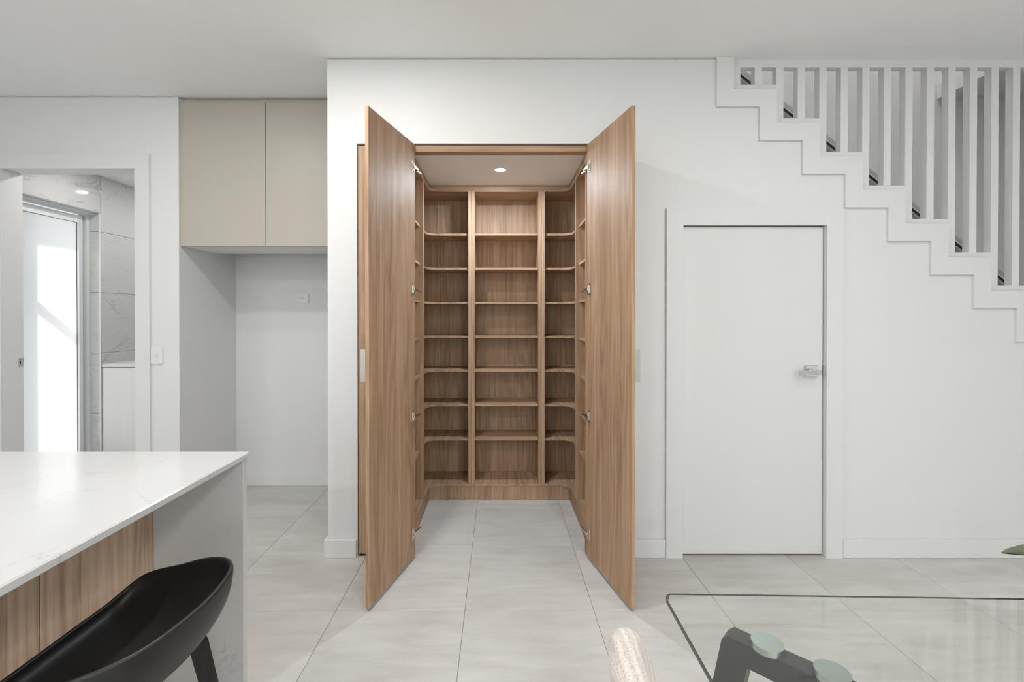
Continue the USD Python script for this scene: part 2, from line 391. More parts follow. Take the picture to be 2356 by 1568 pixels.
# ------------------------------------------------------------------ the low door under the stair
def casing(name, x0, x1, z1, w, face, label):
    t = thing(name, label, 'door casing', ((x0 + x1) / 2, face, 0), kind=S)
    part('casing_leg', front(Polygon([(x0 - w, 0), (x0, 0), (x0, z1), (x0 - w, z1 + w)]), face - 0.018, face), 'trim_paint', t)
    part('casing_leg', front(Polygon([(x1, 0), (x1 + w, 0), (x1 + w, z1 + w), (x1, z1)]), face - 0.018, face), 'trim_paint', t)
    part('casing_head', front(Polygon([(x0, z1), (x1, z1), (x1 + w, z1 + w), (x0 - w, z1 + w)]), face - 0.018, face), 'trim_paint', t)
    return t


c1 = casing('trim_1', 1.050, 1.869, 1.902, 0.095, WALL, 'flat white casing around the low white door')
part('jamb', bx(1.8695, 1.8795, 2.6105, 2.6645, 0, 1.9025), 'trim_paint', c1)
part('jamb', bx(1.0415, 1.0495, 2.6105, 2.6645, 0, 1.9025), 'trim_paint', c1)
part('jamb', bx(1.0415, 1.8795, 2.6105, 2.6645, 1.903, 1.9145), 'trim_paint', c1)
for a_ in ((1.858, 1.8690, 0, 1.888), (1.0500, 1.061, 0, 1.888), (1.0500, 1.8690, 1.8885, 1.9015)):
    part('door_stop', bx(a_[0], a_[1], 2.6655, 2.69, a_[2], a_[3]), 'trim_paint', c1)
DY = 2.622
d1 = thing('door_1', 'low flush white door with a chrome lever handle', 'door', (1.46, DY, 0), kind=S)
part('door_leaf', bx(1.0535, 1.8655, DY, DY + 0.038, 0.010, 1.8945, 0.001), 'door_paint', d1)
for zc in (1.704, 0.243):
    h = part('hinge', cat_(*[cyl((1.0505, DY - 0.007, zc - 0.05 + 0.02 * q), (1.0505, DY - 0.007, zc - 0.0315 + 0.02 * q), 0.0075, 14) for q in range(5)]), 'brushed_steel', d1, smooth=40, label='steel butt hinge of five knuckles')
# lever set
HZ = 1.069
hd = part('handle_rose', bx(1.757, 1.829, DY - 0.014, DY, HZ - 0.033, HZ + 0.033, 0.002), 'chrome', d1, label='square chrome rose plate')
part('lever_neck', cyl((1.806, DY - 0.05, HZ - 0.005), (1.806, DY - 0.012, HZ - 0.005), 0.012, 20), 'chrome', hd, smooth=40)
lv = beam((1.7016, DY - 0.047, HZ - 0.008), (1.820, DY - 0.052, HZ - 0.0045), (0, 0, 1), (0, 1, 0), 0.025, 0.010)
part('lever', lv, 'brushed_steel', hd, label='flat brushed steel lever')
part('privacy_snib', cyl((1.808, DY - 0.0605, HZ - 0.0045), (1.808, DY - 0.056, HZ - 0.0045), 0.0065, 18), 'chrome', hd, smooth=40)
part('snib_slot', bx(1.8072, 1.8090, DY - 0.0612, DY - 0.0602, HZ - 0.009, HZ), 'dark_slot', hd)
part('strike_plate', cat_(bx(1.8660, 1.8692, DY - 0.022, DY + 0.004, HZ - 0.028, HZ + 0.030, 0.001)), 'brushed_steel', d1)
part('latch_hole', bx(1.8656, 1.8690, DY - 0.003, DY + 0.004, HZ - 0.027, HZ + 0.029), 'dark_slot', d1)

# stair string: the stepped white board on the wall
bands = []
for k in range(0, 14):
    x, z = 1.239 + 0.2448 * k, 2.574 - 0.191 * k
    bands.append(rect(x, z, x + 0.2448 + 0.099, z + 0.099))
    bands.append(rect(x, z, x + 0.099, (z + 0.191 + 0.099) if k else CEIL - 0.001))
string = unary_union(bands).intersection(rect(0, 0.0, 4.95, CEIL - 0.001))
solo('trim_3', front(string, WALL - 0.016, WALL), 'trim_paint', 'stepped white string board following the stair across the wall', 'stair string', kind=S)

# ------------------------------------------------------------------ stair balustrade, handrail, steps, stairwell
ba = thing('balustrade', 'white slatted balustrade between the stepped string and the ceiling', 'balustrade', (3.1, 2.625, 0.3))
Y0, Y1 = 2.625, 2.665
PX = 0.12386
zb = lambda k: 2.713 - 0.1926 * k
part('top_rail', bx(1.345, 4.94, Y0, Y1, 2.812, CEIL, 0.0), 'trim_paint', ba)
part('baluster', bx(1.3475, 1.389, Y0, Y1, zb(0) + 0.0004, 2.8117), 'trim_paint', ba)
for j in range(1, 29):
    xr = 1.389 + PX * j
    if xr > 4.9:
        break
    part('baluster', bx(xr - 0.0415, xr, Y0, Y1, zb(j // 2) + 0.0004, 2.8117), 'trim_paint', ba)
for k in range(0, 13):
    xa = 1.3475 + 2 * PX * k
    if zb(k) < 0.15:
        break
    xb = min(xa + 2 * PX - 0.0004, 4.94)
    r = rect(xa, zb(k) - 0.088, xb, zb(k))
    if k + 1 < 13:                                   # the drop to the next step
        r = r.union(rect(xb - 0.045, zb(k + 1) - 0.088, xb, zb(k)))
    part('bottom_rail', front(r, Y0, Y1), 'trim_paint', ba)

st = thing('staircase', 'painted straight stair climbing behind the white slats', 'staircase', (3.0, 3.1, 0), kind=S)
for k in range(0, 13):
    xa = 1.37 + 0.2477 * k
    z = zb(k) - 0.095
    if z > 0.1:
        part('step', bx(xa, min(xa + 0.28, 4.94), 2.668, 3.598, z - 0.19, z), 'tread_paint', st)
part('landing', bx(0.80, 1.36, 2.668, 3.598, 2.65, 2.81), 'tread_paint', st)
solo('wall_stair', cat_(bx(0.72, 4.95, 3.60, 3.70, 0, 5.6), bx(0.72, 0.80, 2.665, 3.60, 2.45, 5.6), bx(0.72, 4.95, 2.630, 2.664, 2.976, 5.6)), 'wall_paint',
     'white stairwell wall seen between the slats', 'wall', kind=S)
solo('ceiling_stair', bx(0.72, 5.05, 2.63, 3.70, 5.6, 5.7), 'ceiling_paint', 'white ceiling high above the stair', 'ceiling', kind=S)
solo('bulkhead', bx(3.455, 4.94, 2.67, 3.598, 3.095, 3.205), 'wall_paint', 'white dropped ceiling edge over the foot of the stair', 'bulkhead', kind=S)

hr = thing('handrail', 'grey handrail with a dark strip along the stairwell wall', 'handrail', (1.86, 3.5, 3.2))
sl = 0.777
px, pz = 1.850, 3.222           # point on the rail's dark strip


def rail(y0, y1, lo, hi):
    xa, xb = 0.9, 4.85
    f = lambda x: pz - sl * (x - px)
    return front(Polygon([(xa, f(xa) + lo), (xb, f(xb) + lo), (xb, f(xb) + hi), (xa, f(xa) + hi)]), y0, y1)


part('rail_top', rail(3.484, 3.535, 0.022, 0.056), 'rail_grey', hr)
part('rail_fillet', rail(3.486, 3.535, 0.010, 0.022), 'rail_light', hr)
part('rail_inset', rail(3.488, 3.535, -0.010, 0.010), 'rail_dark', hr, label='dark strip of the rail')
part('rail_lip', rail(3.492, 3.535, -0.026, -0.010), 'rail_grey', hr)
for x in (1.2, 2.1, 3.0, 3.9, 4.7):
    z = pz - sl * (x - px)
    part('bracket', bx(x - 0.02, x + 0.02, 3.53, 3.602, z - 0.03, z + 0.02), 'rail_light', hr)


def downlight(name, label, x, y, z, r, group=None, power=None, tint=(1.0, 0.985, 0.965)):
    t = thing(name, label, 'ceiling light', (x, y, z), group)
    part('lamp_ring', trimesh.creation.annulus(r * 0.82, r, 0.004, transform=trimesh.transformations.translation_matrix((x, y, z - 0.002))), 'switch_white', t, smooth=40)
    part('lamp_disc', cyl((x, y, z - 0.0025), (x, y, z - 0.0005), r * 0.81, 28), 'lamp', t)
    if power:
        l = UsdLux.DiskLight.Define(stage, t + '/lamp_light')
        l.CreateRadiusAttr(r * 0.8)
        l.CreateIntensityAttr(power)
        l.CreateColorAttr(Gf.Vec3f(*tint))
        l.AddTranslateOp().Set(Gf.Vec3d(0, 0, -0.006))
    return t


# ------------------------------------------------------------------ the walk-in pantry
pa = thing('pantry_cabinet', 'walnut walk-in pantry with two tall doors standing open', 'pantry', (0.0, 2.62, 0.0))
XL, XR, YB = -0.800, 0.770, 3.700
IL, IR, YF = -0.520, 0.527, 3.420
FR = 2.648
outer = rect(XL, FR, XR, YB)


def u_shape(inset, r):
    hole = rect(IL - inset, 2.0, IR + inset, YF + inset)
    if r:
        hole = rect(IL - inset, 1.0, IR + inset, YF + inset).buffer(-r).buffer(r, quad_segs=10)
    return outer.difference(hole)


U = u_shape(0.0, 0.075)
Ur = u_shape(0.024, 0.075)
# frame facing the room
part('filler_panel', bx(OP0 + 0.004, -0.500, 2.612, 2.630, 0.016, 2.358, 0.001), 'walnut_upright', pa)
part('filler_panel', bx(0.522, OP1 - 0.004, 2.612, 2.630, 0.016, 2.358, 0.001), 'walnut_upright', pa)
part('toe_board', bx(OP0 + 0.004, -0.535, 2.633, 2.6475, 0, 0.05), 'dark_slot', pa)
part('toe_board', bx(0.55, OP1 - 0.004, 2.633, 2.6475, 0, 0.05), 'dark_slot', pa)
part('front_stile', bx(-0.530, -0.494, 2.632, 2.668, 0.0, 2.36, 0.001), 'walnut_upright', pa)
part('front_stile', bx(0.505, 0.541, 2.632, 2.668, 0.0, 2.36, 0.001), 'walnut_upright', pa)
part('head_rail', bx(-0.494, 0.505, 2.613, 2.676, 2.325, 2.360, 0.001), 'walnut_along', pa)
part('shadow_bead', bx(OP0, OP1, 2.640, 2.660, 2.361, 2.371), 'dark_slot', pa)
# back and side linings
part('back_panel', bx(XL - 0.018, XR + 0.018, YB, YB + 0.016, 0.0, 2.366), 'walnut_upright', pa)
part('side_panel', bx(XL - 0.016, XL, FR, YB, 0.0, 2.366), 'walnut_upright', pa)
part('side_panel', bx(XR, XR + 0.016, FR, YB, 0.0, 2.366), 'walnut_upright', pa)
# top and bottom boards run around all three sides with rounded inner corners
part('top_board', up(U, 2.317, 2.336), 'walnut_along', pa)
part('fascia', up(u_shape(0.0, 0).difference(u_shape(0.018, 0)), 2.336, 2.366), 'walnut_along', pa)
part('bottom_board', up(U, 0.104, 0.122), 'walnut_deep', pa)
kick = u_shape(0.006, 0).difference(u_shape(0.022, 0))
part('kick_board', up(kick.intersection(rect(-0.6, 3.4262, 0.6, 3.5)).buffer(0), 0.0, 0.1035), 'walnut_upright', pa)
part('kick_board', up(kick.intersection(rect(-0.6, 2.672, 0, 3.4258)), 0.0, 0.1035), 'walnut_deep', pa)
part('kick_board', up(kick.intersection(rect(0, 2.672, 0.6, 3.4258)), 0.0, 0.1035), 'walnut_deep', pa)
# upright dividers
part('divider', bx(-0.231, -0.2068, YF, YB, 0.122, 2.317, 0.0008), 'walnut_upright', pa)
part('divider', bx(-0.2062, -0.182, YF, YB, 0.122, 2.317, 0.0008), 'walnut_upright', pa)
part('divider', bx(0.296, 0.3197, YF, YB, 0.122, 2.317, 0.0008), 'walnut_upright', pa)
part('divider', bx(0.3203, 0.344, YF, YB, 0.122, 2.317, 0.0008), 'walnut_upright', pa)
part('divider', bx(XL, IL, 3.130, 3.162, 0.122, 2.317, 0.0008), 'walnut_upright', pa)
part('divider', bx(IR, XR, 3.130, 3.162, 0.122, 2.317, 0.0008), 'walnut_upright', pa)
SH = [2.009, 1.750, 1.492, 1.235, 0.978, 0.717, 0.459]
for z in SH:
    part('shelf', bx(-0.181, 0.295, YF + 0.024, YB - 0.001, z - 0.016, z, 0.001), 'walnut_along', pa)
    part('corner_shelf', up(Ur.intersection(rect(XL + 0.001, 3.163, -0.232, YB - 0.001)), z - 0.016, z), 'walnut_deep', pa)
    part('corner_shelf', up(Ur.intersection(rect(0.345, 3.163, XR - 0.001, YB - 0.001)), z - 0.016, z), 'walnut_deep', pa)
    part('side_shelf', bx(XL + 0.001, IL - 0.024, FR + 0.024, 3.129, z - 0.016, z, 0.001), 'walnut_deep', pa)
    part('side_shelf', bx(IR + 0.024, XR - 0.001, FR + 0.024, 3.129, z - 0.016, z, 0.001), 'walnut_deep', pa)
# shelf pins and the row of pin holes
pins = []
for z in SH:
    for x, s in ((-0.181, 1), (0.295, -1), (-0.232, -1), (0.345, 1)):
        pins.append(cyl((x, YF + 0.05, z - 0.019), (x + s * 0.008, YF + 0.05, z - 0.019), 0.0028, 8))
part('shelf_pin', cat_(*pins), 'chrome', pa, kind='stuff')
holes = [cyl((-0.470, YB - 0.0006, z), (-0.470, YB + 0.001, z), 0.0030, 8) for z in np.arange(0.35, 2.0, 0.033)]
part('pin_hole', cat_(*holes), 'dark_slot', pa, kind='stuff')


def open_door(hx, hy, deg, s, handle_out):
    """s = +1: hinged on the left, its inner face looks right."""
    a = math.radians(deg)
    d = np.array([s * math.cos(a), -math.sin(a), 0])            # from hinge to free edge
    n = np.array([s * math.sin(a), math.cos(a), 0])              # out of the inner face
    W, T = 0.497, 0.019
    h = np.array([hx, hy, 0.0])

    def slab(u0, u1, t0, t1, z0, z1, b=0.001):
        m = bx(u0, u1, t0, t1, z0, z1, b)
        v = m.vertices
        w = h + np.outer(v[:, 0], d) + np.outer(v[:, 1], n) + np.outer(v[:, 2], [0, 0, 1])
        m = trimesh.Trimesh(w, m.faces, process=False)
        if np.dot(np.cross(d, n), [0, 0, 1]) < 0:
            m.invert()
        return m

    door = part('door', slab(0, W, -T, 0, 0.014, 2.360), 'walnut_upright', pa)
    part('bottom_seal', slab(0.01, W - 0.004, -T + 0.002, 0.0008, 0.0095, 0.0145, 0), 'seal_grey', door, label='thin grey seal under the door')
    # edge pull: a small folded plate on the outer face
    part('handle', cat_(slab(W - 0.004, W - 0.001, -T - 0.026, -T, 1.077, 1.226, 0.0005), slab(W - 0.03, W - 0.004, -T - 0.003, -T, 1.077, 1.226, 0.0005)), 'handle_metal', door, label='plain metal edge pull')
    for z in (1.202, 1.102):
        part('screw', slab(W - 0.018, W - 0.012, 0.0, 0.002, z - 0.003, z + 0.003, 0.0008), 'chrome', door)
    for z in (2.224, 1.536, 0.818, 0.150):
        hg = part('hinge', slab(0.030, 0.046, 0.0, 0.0035, z - 0.034, z + 0.034, 0.001), 'nickel', door, label='nickel cup hinge')
        # (third level ends here: the arm belongs to the same hinge mesh family)
    return door, slab


def hinge_arms(slab, door, hx, s):
    arms = []
    for z in (2.224, 1.536, 0.818, 0.150):
        arms.append(slab(0.006, 0.036, 0.002, 0.014, z - 0.010, z + 0.010, 0.002))
        arms.append(slab(0.026, 0.036, 0.003, 0.010, z - 0.022, z + 0.022, 0.002))
        arms.append(slab(-0.022, 0.012, 0.004, 0.013, z - 0.007, z + 0.007, 0.002))
        arms.append(slab(-0.075, -0.012, -0.006, 0.006, z - 0.013, z - 0.003, 0.002))
    for a in arms:
        part('hinge_arm', a, 'nickel', door)


dl, sl_ = open_door(-0.479, 2.600, 104.9, 1, True)
hinge_arms(sl_, dl, -0.479, 1)
dr, sr_ = open_door(0.503, 2.600, 103.3, -1, True)
hinge_arms(sr_, dr, 0.503, -1)
solo('ceiling_pantry', bx(-0.82, 0.79, 2.668, 3.72, 2.366, 2.386), 'ceiling_paint', 'white plaster ceiling inside the pantry', 'ceiling', kind=S)
downlight('downlight', 'lit round downlight in the pantry ceiling', 0.009, 3.054, 2.366, 0.046, power=760.0, tint=(0.86, 0.98, 1.10))

# ------------------------------------------------------------------ fridge recess and overhead cabinet
oc = thing('overhead_cabinet', 'taupe two-door cabinet high over the empty fridge recess', 'cabinet', (-1.57, 3.09, 1.855))
CY = 3.070
part('carcass', bx(-2.146, -0.986, CY + 0.020, 3.45, 1.873, 2.838), 'cabinet_white', oc)
part('underside_panel', bx(-2.146, -0.986, CY + 0.020, 3.452, 1.855, 1.872), 'cabinet_white', oc, label='white underside of the cabinet')
part('filler_strip', bx(-2.149, -2.1270, CY + 0.004, CY + 0.020, 1.855, 2.842), 'taupe_laminate', oc)
part('scribe_strip', bx(-2.149, -0.984, CY + 0.008, CY + 0.026, 2.826, 2.842), 'taupe_laminate', oc)
part('door', bx(-2.1250, -1.5735, CY, CY + 0.018, 1.855, 2.824, 0.0012), 'taupe_laminate', oc)
part('door', bx(-1.5700, -1.0050, CY, CY + 0.018, 1.855, 2.824, 0.0012), 'taupe_laminate', oc)
part('filler_strip', bx(-1.003, -0.984, CY + 0.004, CY + 0.020, 1.855, 2.824), 'taupe_laminate', oc)


def wall_plate(name, label, cat, x0, x1, z0, z1, y, upright):
    t = thing(name, label, cat, ((x0 + x1) / 2, y, z0))
    pl = up(rrect(x0, x1, z0, z1, 0.008), 0, 0.0075)
    pl = front(rrect(x0, x1, z0, z1, 0.009), y - 0.006, y)
    pl2 = front(rrect(x0 + 0.0015, x1 - 0.0015, z0 + 0.0015, z1 - 0.0015, 0.008), y - 0.009, y - 0.006)
    part('plate', cat_(pl, pl2), 'switch_white', t)
    return t


ls = wall_plate('light_switch', 'upright white light switch beside the bathroom doorway', 'light switch', -2.342 + 0.005, -2.342 + 0.085, 1.061, 1.181, NW, True)
xc, zc = -2.298, 1.121
part('rocker', front(rrect(xc - 0.010, xc + 0.010, zc - 0.011, zc + 0.011, 0.004), NW - 0.0125, NW - 0.009), 'button_white', ls)
po = wall_plate('power_outlet', 'white single power outlet on the wall of the fridge recess', 'power outlet', -1.668, -1.552, 1.487, 1.569, 3.72, False)
part('rocker', front(rrect(-1.641, -1.621, 1.519, 1.539, 0.006), 3.72 - 0.0125, 3.72 - 0.009), 'button_white', po)
for dx, dz, rot in ((-0.007, 0.0065, -35), (0.007, 0.0065, 35), (0.0, -0.0065, 0)):
    g = affinity.translate(affinity.rotate(rect(-0.0012, -0.0042, 0.0012, 0.0042), rot), -1.601 + dx, 1.528 + dz)
    part('socket_slot', front(g, 3.72 - 0.0098, 3.72 - 0.0085), 'dark_slot', po)

# ------------------------------------------------------------------ bathroom beyond the doorway
c2 = casing('trim_2', -3.330, -2.434, 2.369, 0.097, NW, 'flat white casing around the bathroom doorway')
part('jamb', bx(-2.4335, -2.4205, 3.0605, 3.186, 0, 2.3695), 'trim_paint', c2)
part('jamb', bx(-3.3445, -3.3305, 3.0605, 3.186, 0, 2.3695), 'trim_paint', c2)
part('jamb', bx(-3.3445, -2.4205, 3.0605, 3.186, 2.370, 2.3845), 'trim_paint', c2)
sp = part('strike_plate', bx(-3.3303, -3.3285, 3.150, 3.186, 1.030, 1.092, 0.0006), 'chrome', c2, label='small chrome strike plate on the jamb')
part('latch_hole', bx(-3.3300, -3.3281, 3.158, 3.166, 1.052, 1.072), 'dark_slot', sp)
for z in (1.038, 1.084):
    part('screw', cyl((-3.329, 3.160, z), (-3.3280, 3.160, z), 0.003, 10), 'dark_slot', sp)

XW = -3.460
wb = thing('wall_bathroom', 'grey marble-tiled wall with the frosted window in the bathroom', 'wall', (XW, 4.1, 0), kind=S)
WY0, WY1, WB, WT = 3.255, 3.955, 0.14, 2.277
part('wall_body', side(rect(3.185, 0, 5.10, 2.72).difference(rect(WY0 - 0.001, WB, WY1 + 0.012, WT + 0.010)), -3.62, XW - 0.012), 'white_grout', wb)
zj = [0.0, 0.543, 1.062, 1.590, 2.117, 2.60]


def tile_x(y0, y1, z0, z1):
    part('tile', bx(XW - 0.012, XW, y0 + 0.0012, y1 - 0.0012, z0 + 0.0012, z1 - 0.0012, 0.0006), 'marble_tile', wb)


tile_x(3.19, 3.957, WT, 2.60)
tile_x(3.19, WY1, 0.0, WB)
for a, b in zip(zj[:-1], zj[1:]):
    tile_x(3.959, 5.0, a, b)
    tile_x(3.19, WY0, a, min(b, WT))
    if b > WB:
        part('tile', bx(-3.552, XW - 0.013, WY1, WY1 + 0.011, max(a, WB) + 0.0012, min(b, WT) - 0.0012, 0.0006), 'marble_tile', wb)
part('tile_trim', bx(XW - 0.012, XW + 0.001, WY1 - 0.002, WY1 + 0.002, WB, WT), 'switch_white', wb)
part('window_head', bx(-3.60, XW - 0.002, WY0, WY1, WT, WT + 0.010), 'trim_paint', wb)
solo('wall_bathroom_end', bx(-3.46, -2.15, 5.0, 5.1, 0, 2.72), 'wall_paint', 'white end wall of the bathroom', 'wall', kind=S)
solo('wall_bathroom_side', bx(-2.28, -2.262, 3.186, 5.0, 0, 2.72), 'wall_paint', 'white side wall of the bathroom behind the fridge recess', 'wall', kind=S)
solo('ceiling_bathroom', bx(-3.62, -2.262, 3.187, 5.0, 2.60, 2.72), 'ceiling_paint', 'white ceiling of the bathroom', 'ceiling', kind=S)
solo('floor_bathroom', bx(-3.46, -2.262, 3.187, 5.0, -0.05, 0.0), 'marble_tile', 'pale tiled floor of the bathroom', 'floor', kind=S)

w1 = thing('window_1', 'tall frosted glass window with a white frame in the bathroom', 'window', (-3.58, 3.6, WB), kind=S)
fr = rect(WY0, WB, WY1, WT).difference(rect(WY0 + 0.03, WB + 0.03, WY1 - 0.03, WT - 0.030))
part('window_frame', side(fr, -3.620, -3.552), 'aluminium_white', w1)
fr2 = rect(WY0 + 0.018, WB + 0.018, WY1 - 0.012, WT - 0.012).difference(rect(WY0 + 0.05, WB + 0.05, WY1 - 0.042, WT - 0.038))
part('frame_step', side(rect(WY0 + 0.002, WT - 0.016, WY1 - 0.002, WT - 0.001), -3.552, -3.512), 'aluminium_white', w1)
sash = rect(WY0 + 0.031, WB + 0.031, 3.900, WT - 0.040).difference(rect(WY0 + 0.07, WB + 0.085, 3.874 - 0.006, 2.178))
part('sash', side(sash, -3.600, -3.566), 'aluminium_white', w1)
part('sash', side(rect(3.900, WB + 0.031, WY1 - 0.031, WT - 0.031), -3.612, -3.590), 'aluminium_white', w1)
part('pane', side(rect(WY0 + 0.06, WB + 0.075, 3.880, 2.185), -3.594, -3.588), 'frosted_glass', w1, label='bright frosted glass')
part('gasket', side(rect(WY0 + 0.064, WB + 0.08, 3.8705, 2.182).difference(rect(WY0 + 0.068, WB + 0.086, 3.8665, 2.1765)), -3.588, -3.584), 'rail_dark', w1)

va = thing('vanity', 'white bathroom vanity cabinet beside the frosted window', 'vanity', (-2.95, 4.3, 0))
part('body', bx(XW + 0.001, -2.40, 3.965, 4.50, 0.0, 0.936, 0.001), 'cabinet_white', va)
part('vanity_top', bx(XW + 0.001, -2.395, 3.960, 4.505, 0.940, 0.968, 0.002), 'switch_white', va)
for n_, (x, y) in enumerate(((-3.0, 3.55), (-2.85, 4.45))):
    downlight('downlight', ('round downlight in the bathroom ceiling near the doorway', 'round downlight in the bathroom ceiling over the vanity')[n_], x, y, 2.60, 0.045, power=260.0)

# outside the bathroom window
solo('ground_outside', bx(-7.5, -3.62, 1.5, 6.5, -0.06, -0.01), 'paving', 'paved ground outside the bathroom window', 'paving', kind=S)
solo('eave', front(Polygon([(-4.12, 2.46), (-3.62, 2.66), (-3.62, 2.74), (-4.14, 2.54)]), 2.5, 6.0), 'colorbond', 'painted eave outside the bathroom window', 'eave', kind=S)
dp = thing('downpipe', 'painted downpipe outside the frosted window', 'downpipe', (-3.85, 3.40, 0))
part('pipe', cat_(bx(-3.90, -3.80, 3.335, 3.44, -0.01, 2.45)), 'colorbond', dp)
part('pipe_bend', beam((-3.86, 3.40, 1.76), (-3.90, 3.80, 1.46), (0, 0.6, 0.8), (1, 0, 0), 0.05, 0.05), 'colorbond', dp)

# ------------------------------------------------------------------ the island
IZ = 0.920
ib = thing('island_bench', 'kitchen island with walnut back panels and a marble end panel', 'kitchen island', (-1.6, 0.5, 0))
XWD = -1.160
part('end_panel', bx(-2.05, -0.858, 1.524, 1.546, 0.0, 0.898, 0.0015), 'quartz', ib, label='white veined stone end panel')
part('carcass', bx(-2.04, XWD - 0.02, -0.9, 1.522, 0.0, 0.896), 'black_metal', ib)
ys = [1.523, 1.146, 0.769, 0.392, 0.015, -0.362, -0.739]
for a, b in zip(ys[:-1], ys[1:]):
    part('back_panel', bx(XWD - 0.018, XWD, b + 0.0018, a - 0.0018, 0.02, 0.897, 0.0006), 'oak_upright', ib)
bt = bx(-2.08, -0.852, -0.95, 1.552, 0.8985, IZ, 0.0035)
solo('benchtop', bt, 'quartz', 'white polished stone benchtop of the island', 'benchtop')

# ------------------------------------------------------------------ bar stool: moulded shell on four timber legs
bs = thing('bar_stool', 'black moulded bar stool with a low curved back at the island', 'bar stool', (-0.83, 0.98, 0))
C = np.array([-0.815, 0.98, 0.612])
half = [(-0.640, 0.000, 0.762), (-0.648, 0.080, 0.762), (-0.668, 0.140, 0.760), (-0.700, 0.177, 0.757), (-0.739, 0.196, 0.750), (-0.790, 0.212, 0.736),
        (-0.837, 0.223, 0.719), (-0.890, 0.233, 0.703), (-0.931, 0.237, 0.691), (-0.962, 0.232, 0.677), (-0.982, 0.217, 0.658), (-0.990, 0.185, 0.647), (-0.992, 0.110, 0.645), (-0.992, 0.0, 0.645)]
from scipy.interpolate import CubicSpline
loop = np.array(half + [(x, -y, z) for x, y, z in half[-2:0:-1]])
loop = np.vstack([loop, loop[:1]])
tt = np.r_[0, np.cumsum(np.linalg.norm(np.diff(loop, axis=0), axis=1))]
NA, NR = 120, 22
rim = CubicSpline(tt, loop, bc_type='periodic')(np.linspace(0, tt[-1], NA, endpoint=False)) + [0, 0.98, 0]


def shell(off):
    rows = [np.tile(C - [0, 0, off], (1, 1))]
    grid = np.zeros((NR, NA, 3))
    for i in range(NR):
        r = (i + 1) / NR
        h = math.sin(r * math.pi / 2) ** 0.92
        for j in range(NA):
            hgt = rim[j, 2] - C[2]
            p = np.interp(hgt, [0.035, 0.15], [2.2, 1.25])
            g = (1 - math.cos(r * math.pi / 2)) ** p
            grid[i, j, :2] = C[:2] + (rim[j, :2] - C[:2]) * h
            grid[i, j, 2] = C[2] + hgt * g
    return grid


G = shell(0)
# normals of the inner surface, for the shell's thickness
du = np.gradient(G, axis=0)
dv = (np.roll(G, -1, axis=1) - np.roll(G, 1, axis=1))
nrm = np.cross(dv, du)
nrm /= np.linalg.norm(nrm, axis=2, keepdims=True) + 1e-12
if nrm[3, :, 2].mean() < 0:
    nrm = -nrm
TH = 0.011
O = G - nrm * TH
verts = [C[None], (C - [0, 0, TH])[None]]
nb = 2
inner = G.reshape(-1, 3); outerv = O.reshape(-1, 3)
# rolled rim
mids = []
for q in range(1, 5):
    a = math.pi * q / 5
    mid = (G[-1] + O[-1]) / 2
    dirs = (G[-1] - O[-1]) / 2
    upv = du[-1] / np.linalg.norm(du[-1], axis=1, keepdims=True)
    mids.append(mid + dirs * math.cos(a) + upv * np.linalg.norm(dirs, axis=1, keepdims=True) * math.sin(a))
V = np.vstack(verts + [inner] + [np.vstack(mids)] + [outerv[::-1].reshape(-1, 3)[::-1]])
ni = NR * NA
Fs = []
for j in range(NA):
    k = (j + 1) % NA
    Fs.append((0, 2 + j, 2 + k))
rowsI = [2 + i * NA for i in range(NR)]
rowsM = [2 + ni + q * NA for q in range(4)]
rowsO = [2 + ni + 4 * NA + i * NA for i in range(NR)][::-1]
seq = rowsI + rowsM + rowsO
for a, b in zip(seq[:-1], seq[1:]):
    for j in range(NA):
        k = (j + 1) % NA
        Fs += [(a + j, b + j, b + k), (a + j, b + k, a + k)]
last = seq[-1]
for j in range(NA):
    k = (j + 1) % NA
    Fs.append((1, last + k, last + j))
sh = trimesh.Trimesh(V, np.array(Fs), process=False)
sh.fix_normals()
part('seat_shell', sh, 'black_shell', bs, smooth=True)
part('seat_mount', bx(-0.895, -0.735, 0.90, 1.06, 0.582, 0.603, 0.004), 'black_metal', bs)
for sx in (-1, 1):
    for sy in (-1, 1):
        top = np.array([-0.815 + sx * 0.098, 0.98 + sy * 0.098, 0.612])
        bot = np.array([-0.815 + sx * 0.165, 0.98 + sy * 0.205, 0.0])
        u = np.array([sx * 0.7071, sy * 0.7071, 0]); v = np.array([-u[1], u[0], 0])
        part('leg', beam(bot, top, u, v, 0.024, 0.028, 0.038, 0.032), 'black_wood', bs)
fz = 0.24
cs = [np.array([-0.815 + sx * 0.139, 0.98 + sy * 0.163, fz]) for sx, sy in ((-1, -1), (1, -1), (1, 1), (-1, 1))]
for a, b in zip(cs, cs[1:] + cs[:1]):
    part('footrest_bar', cyl(a, b, 0.007, 12), 'black_metal', bs, smooth=40)

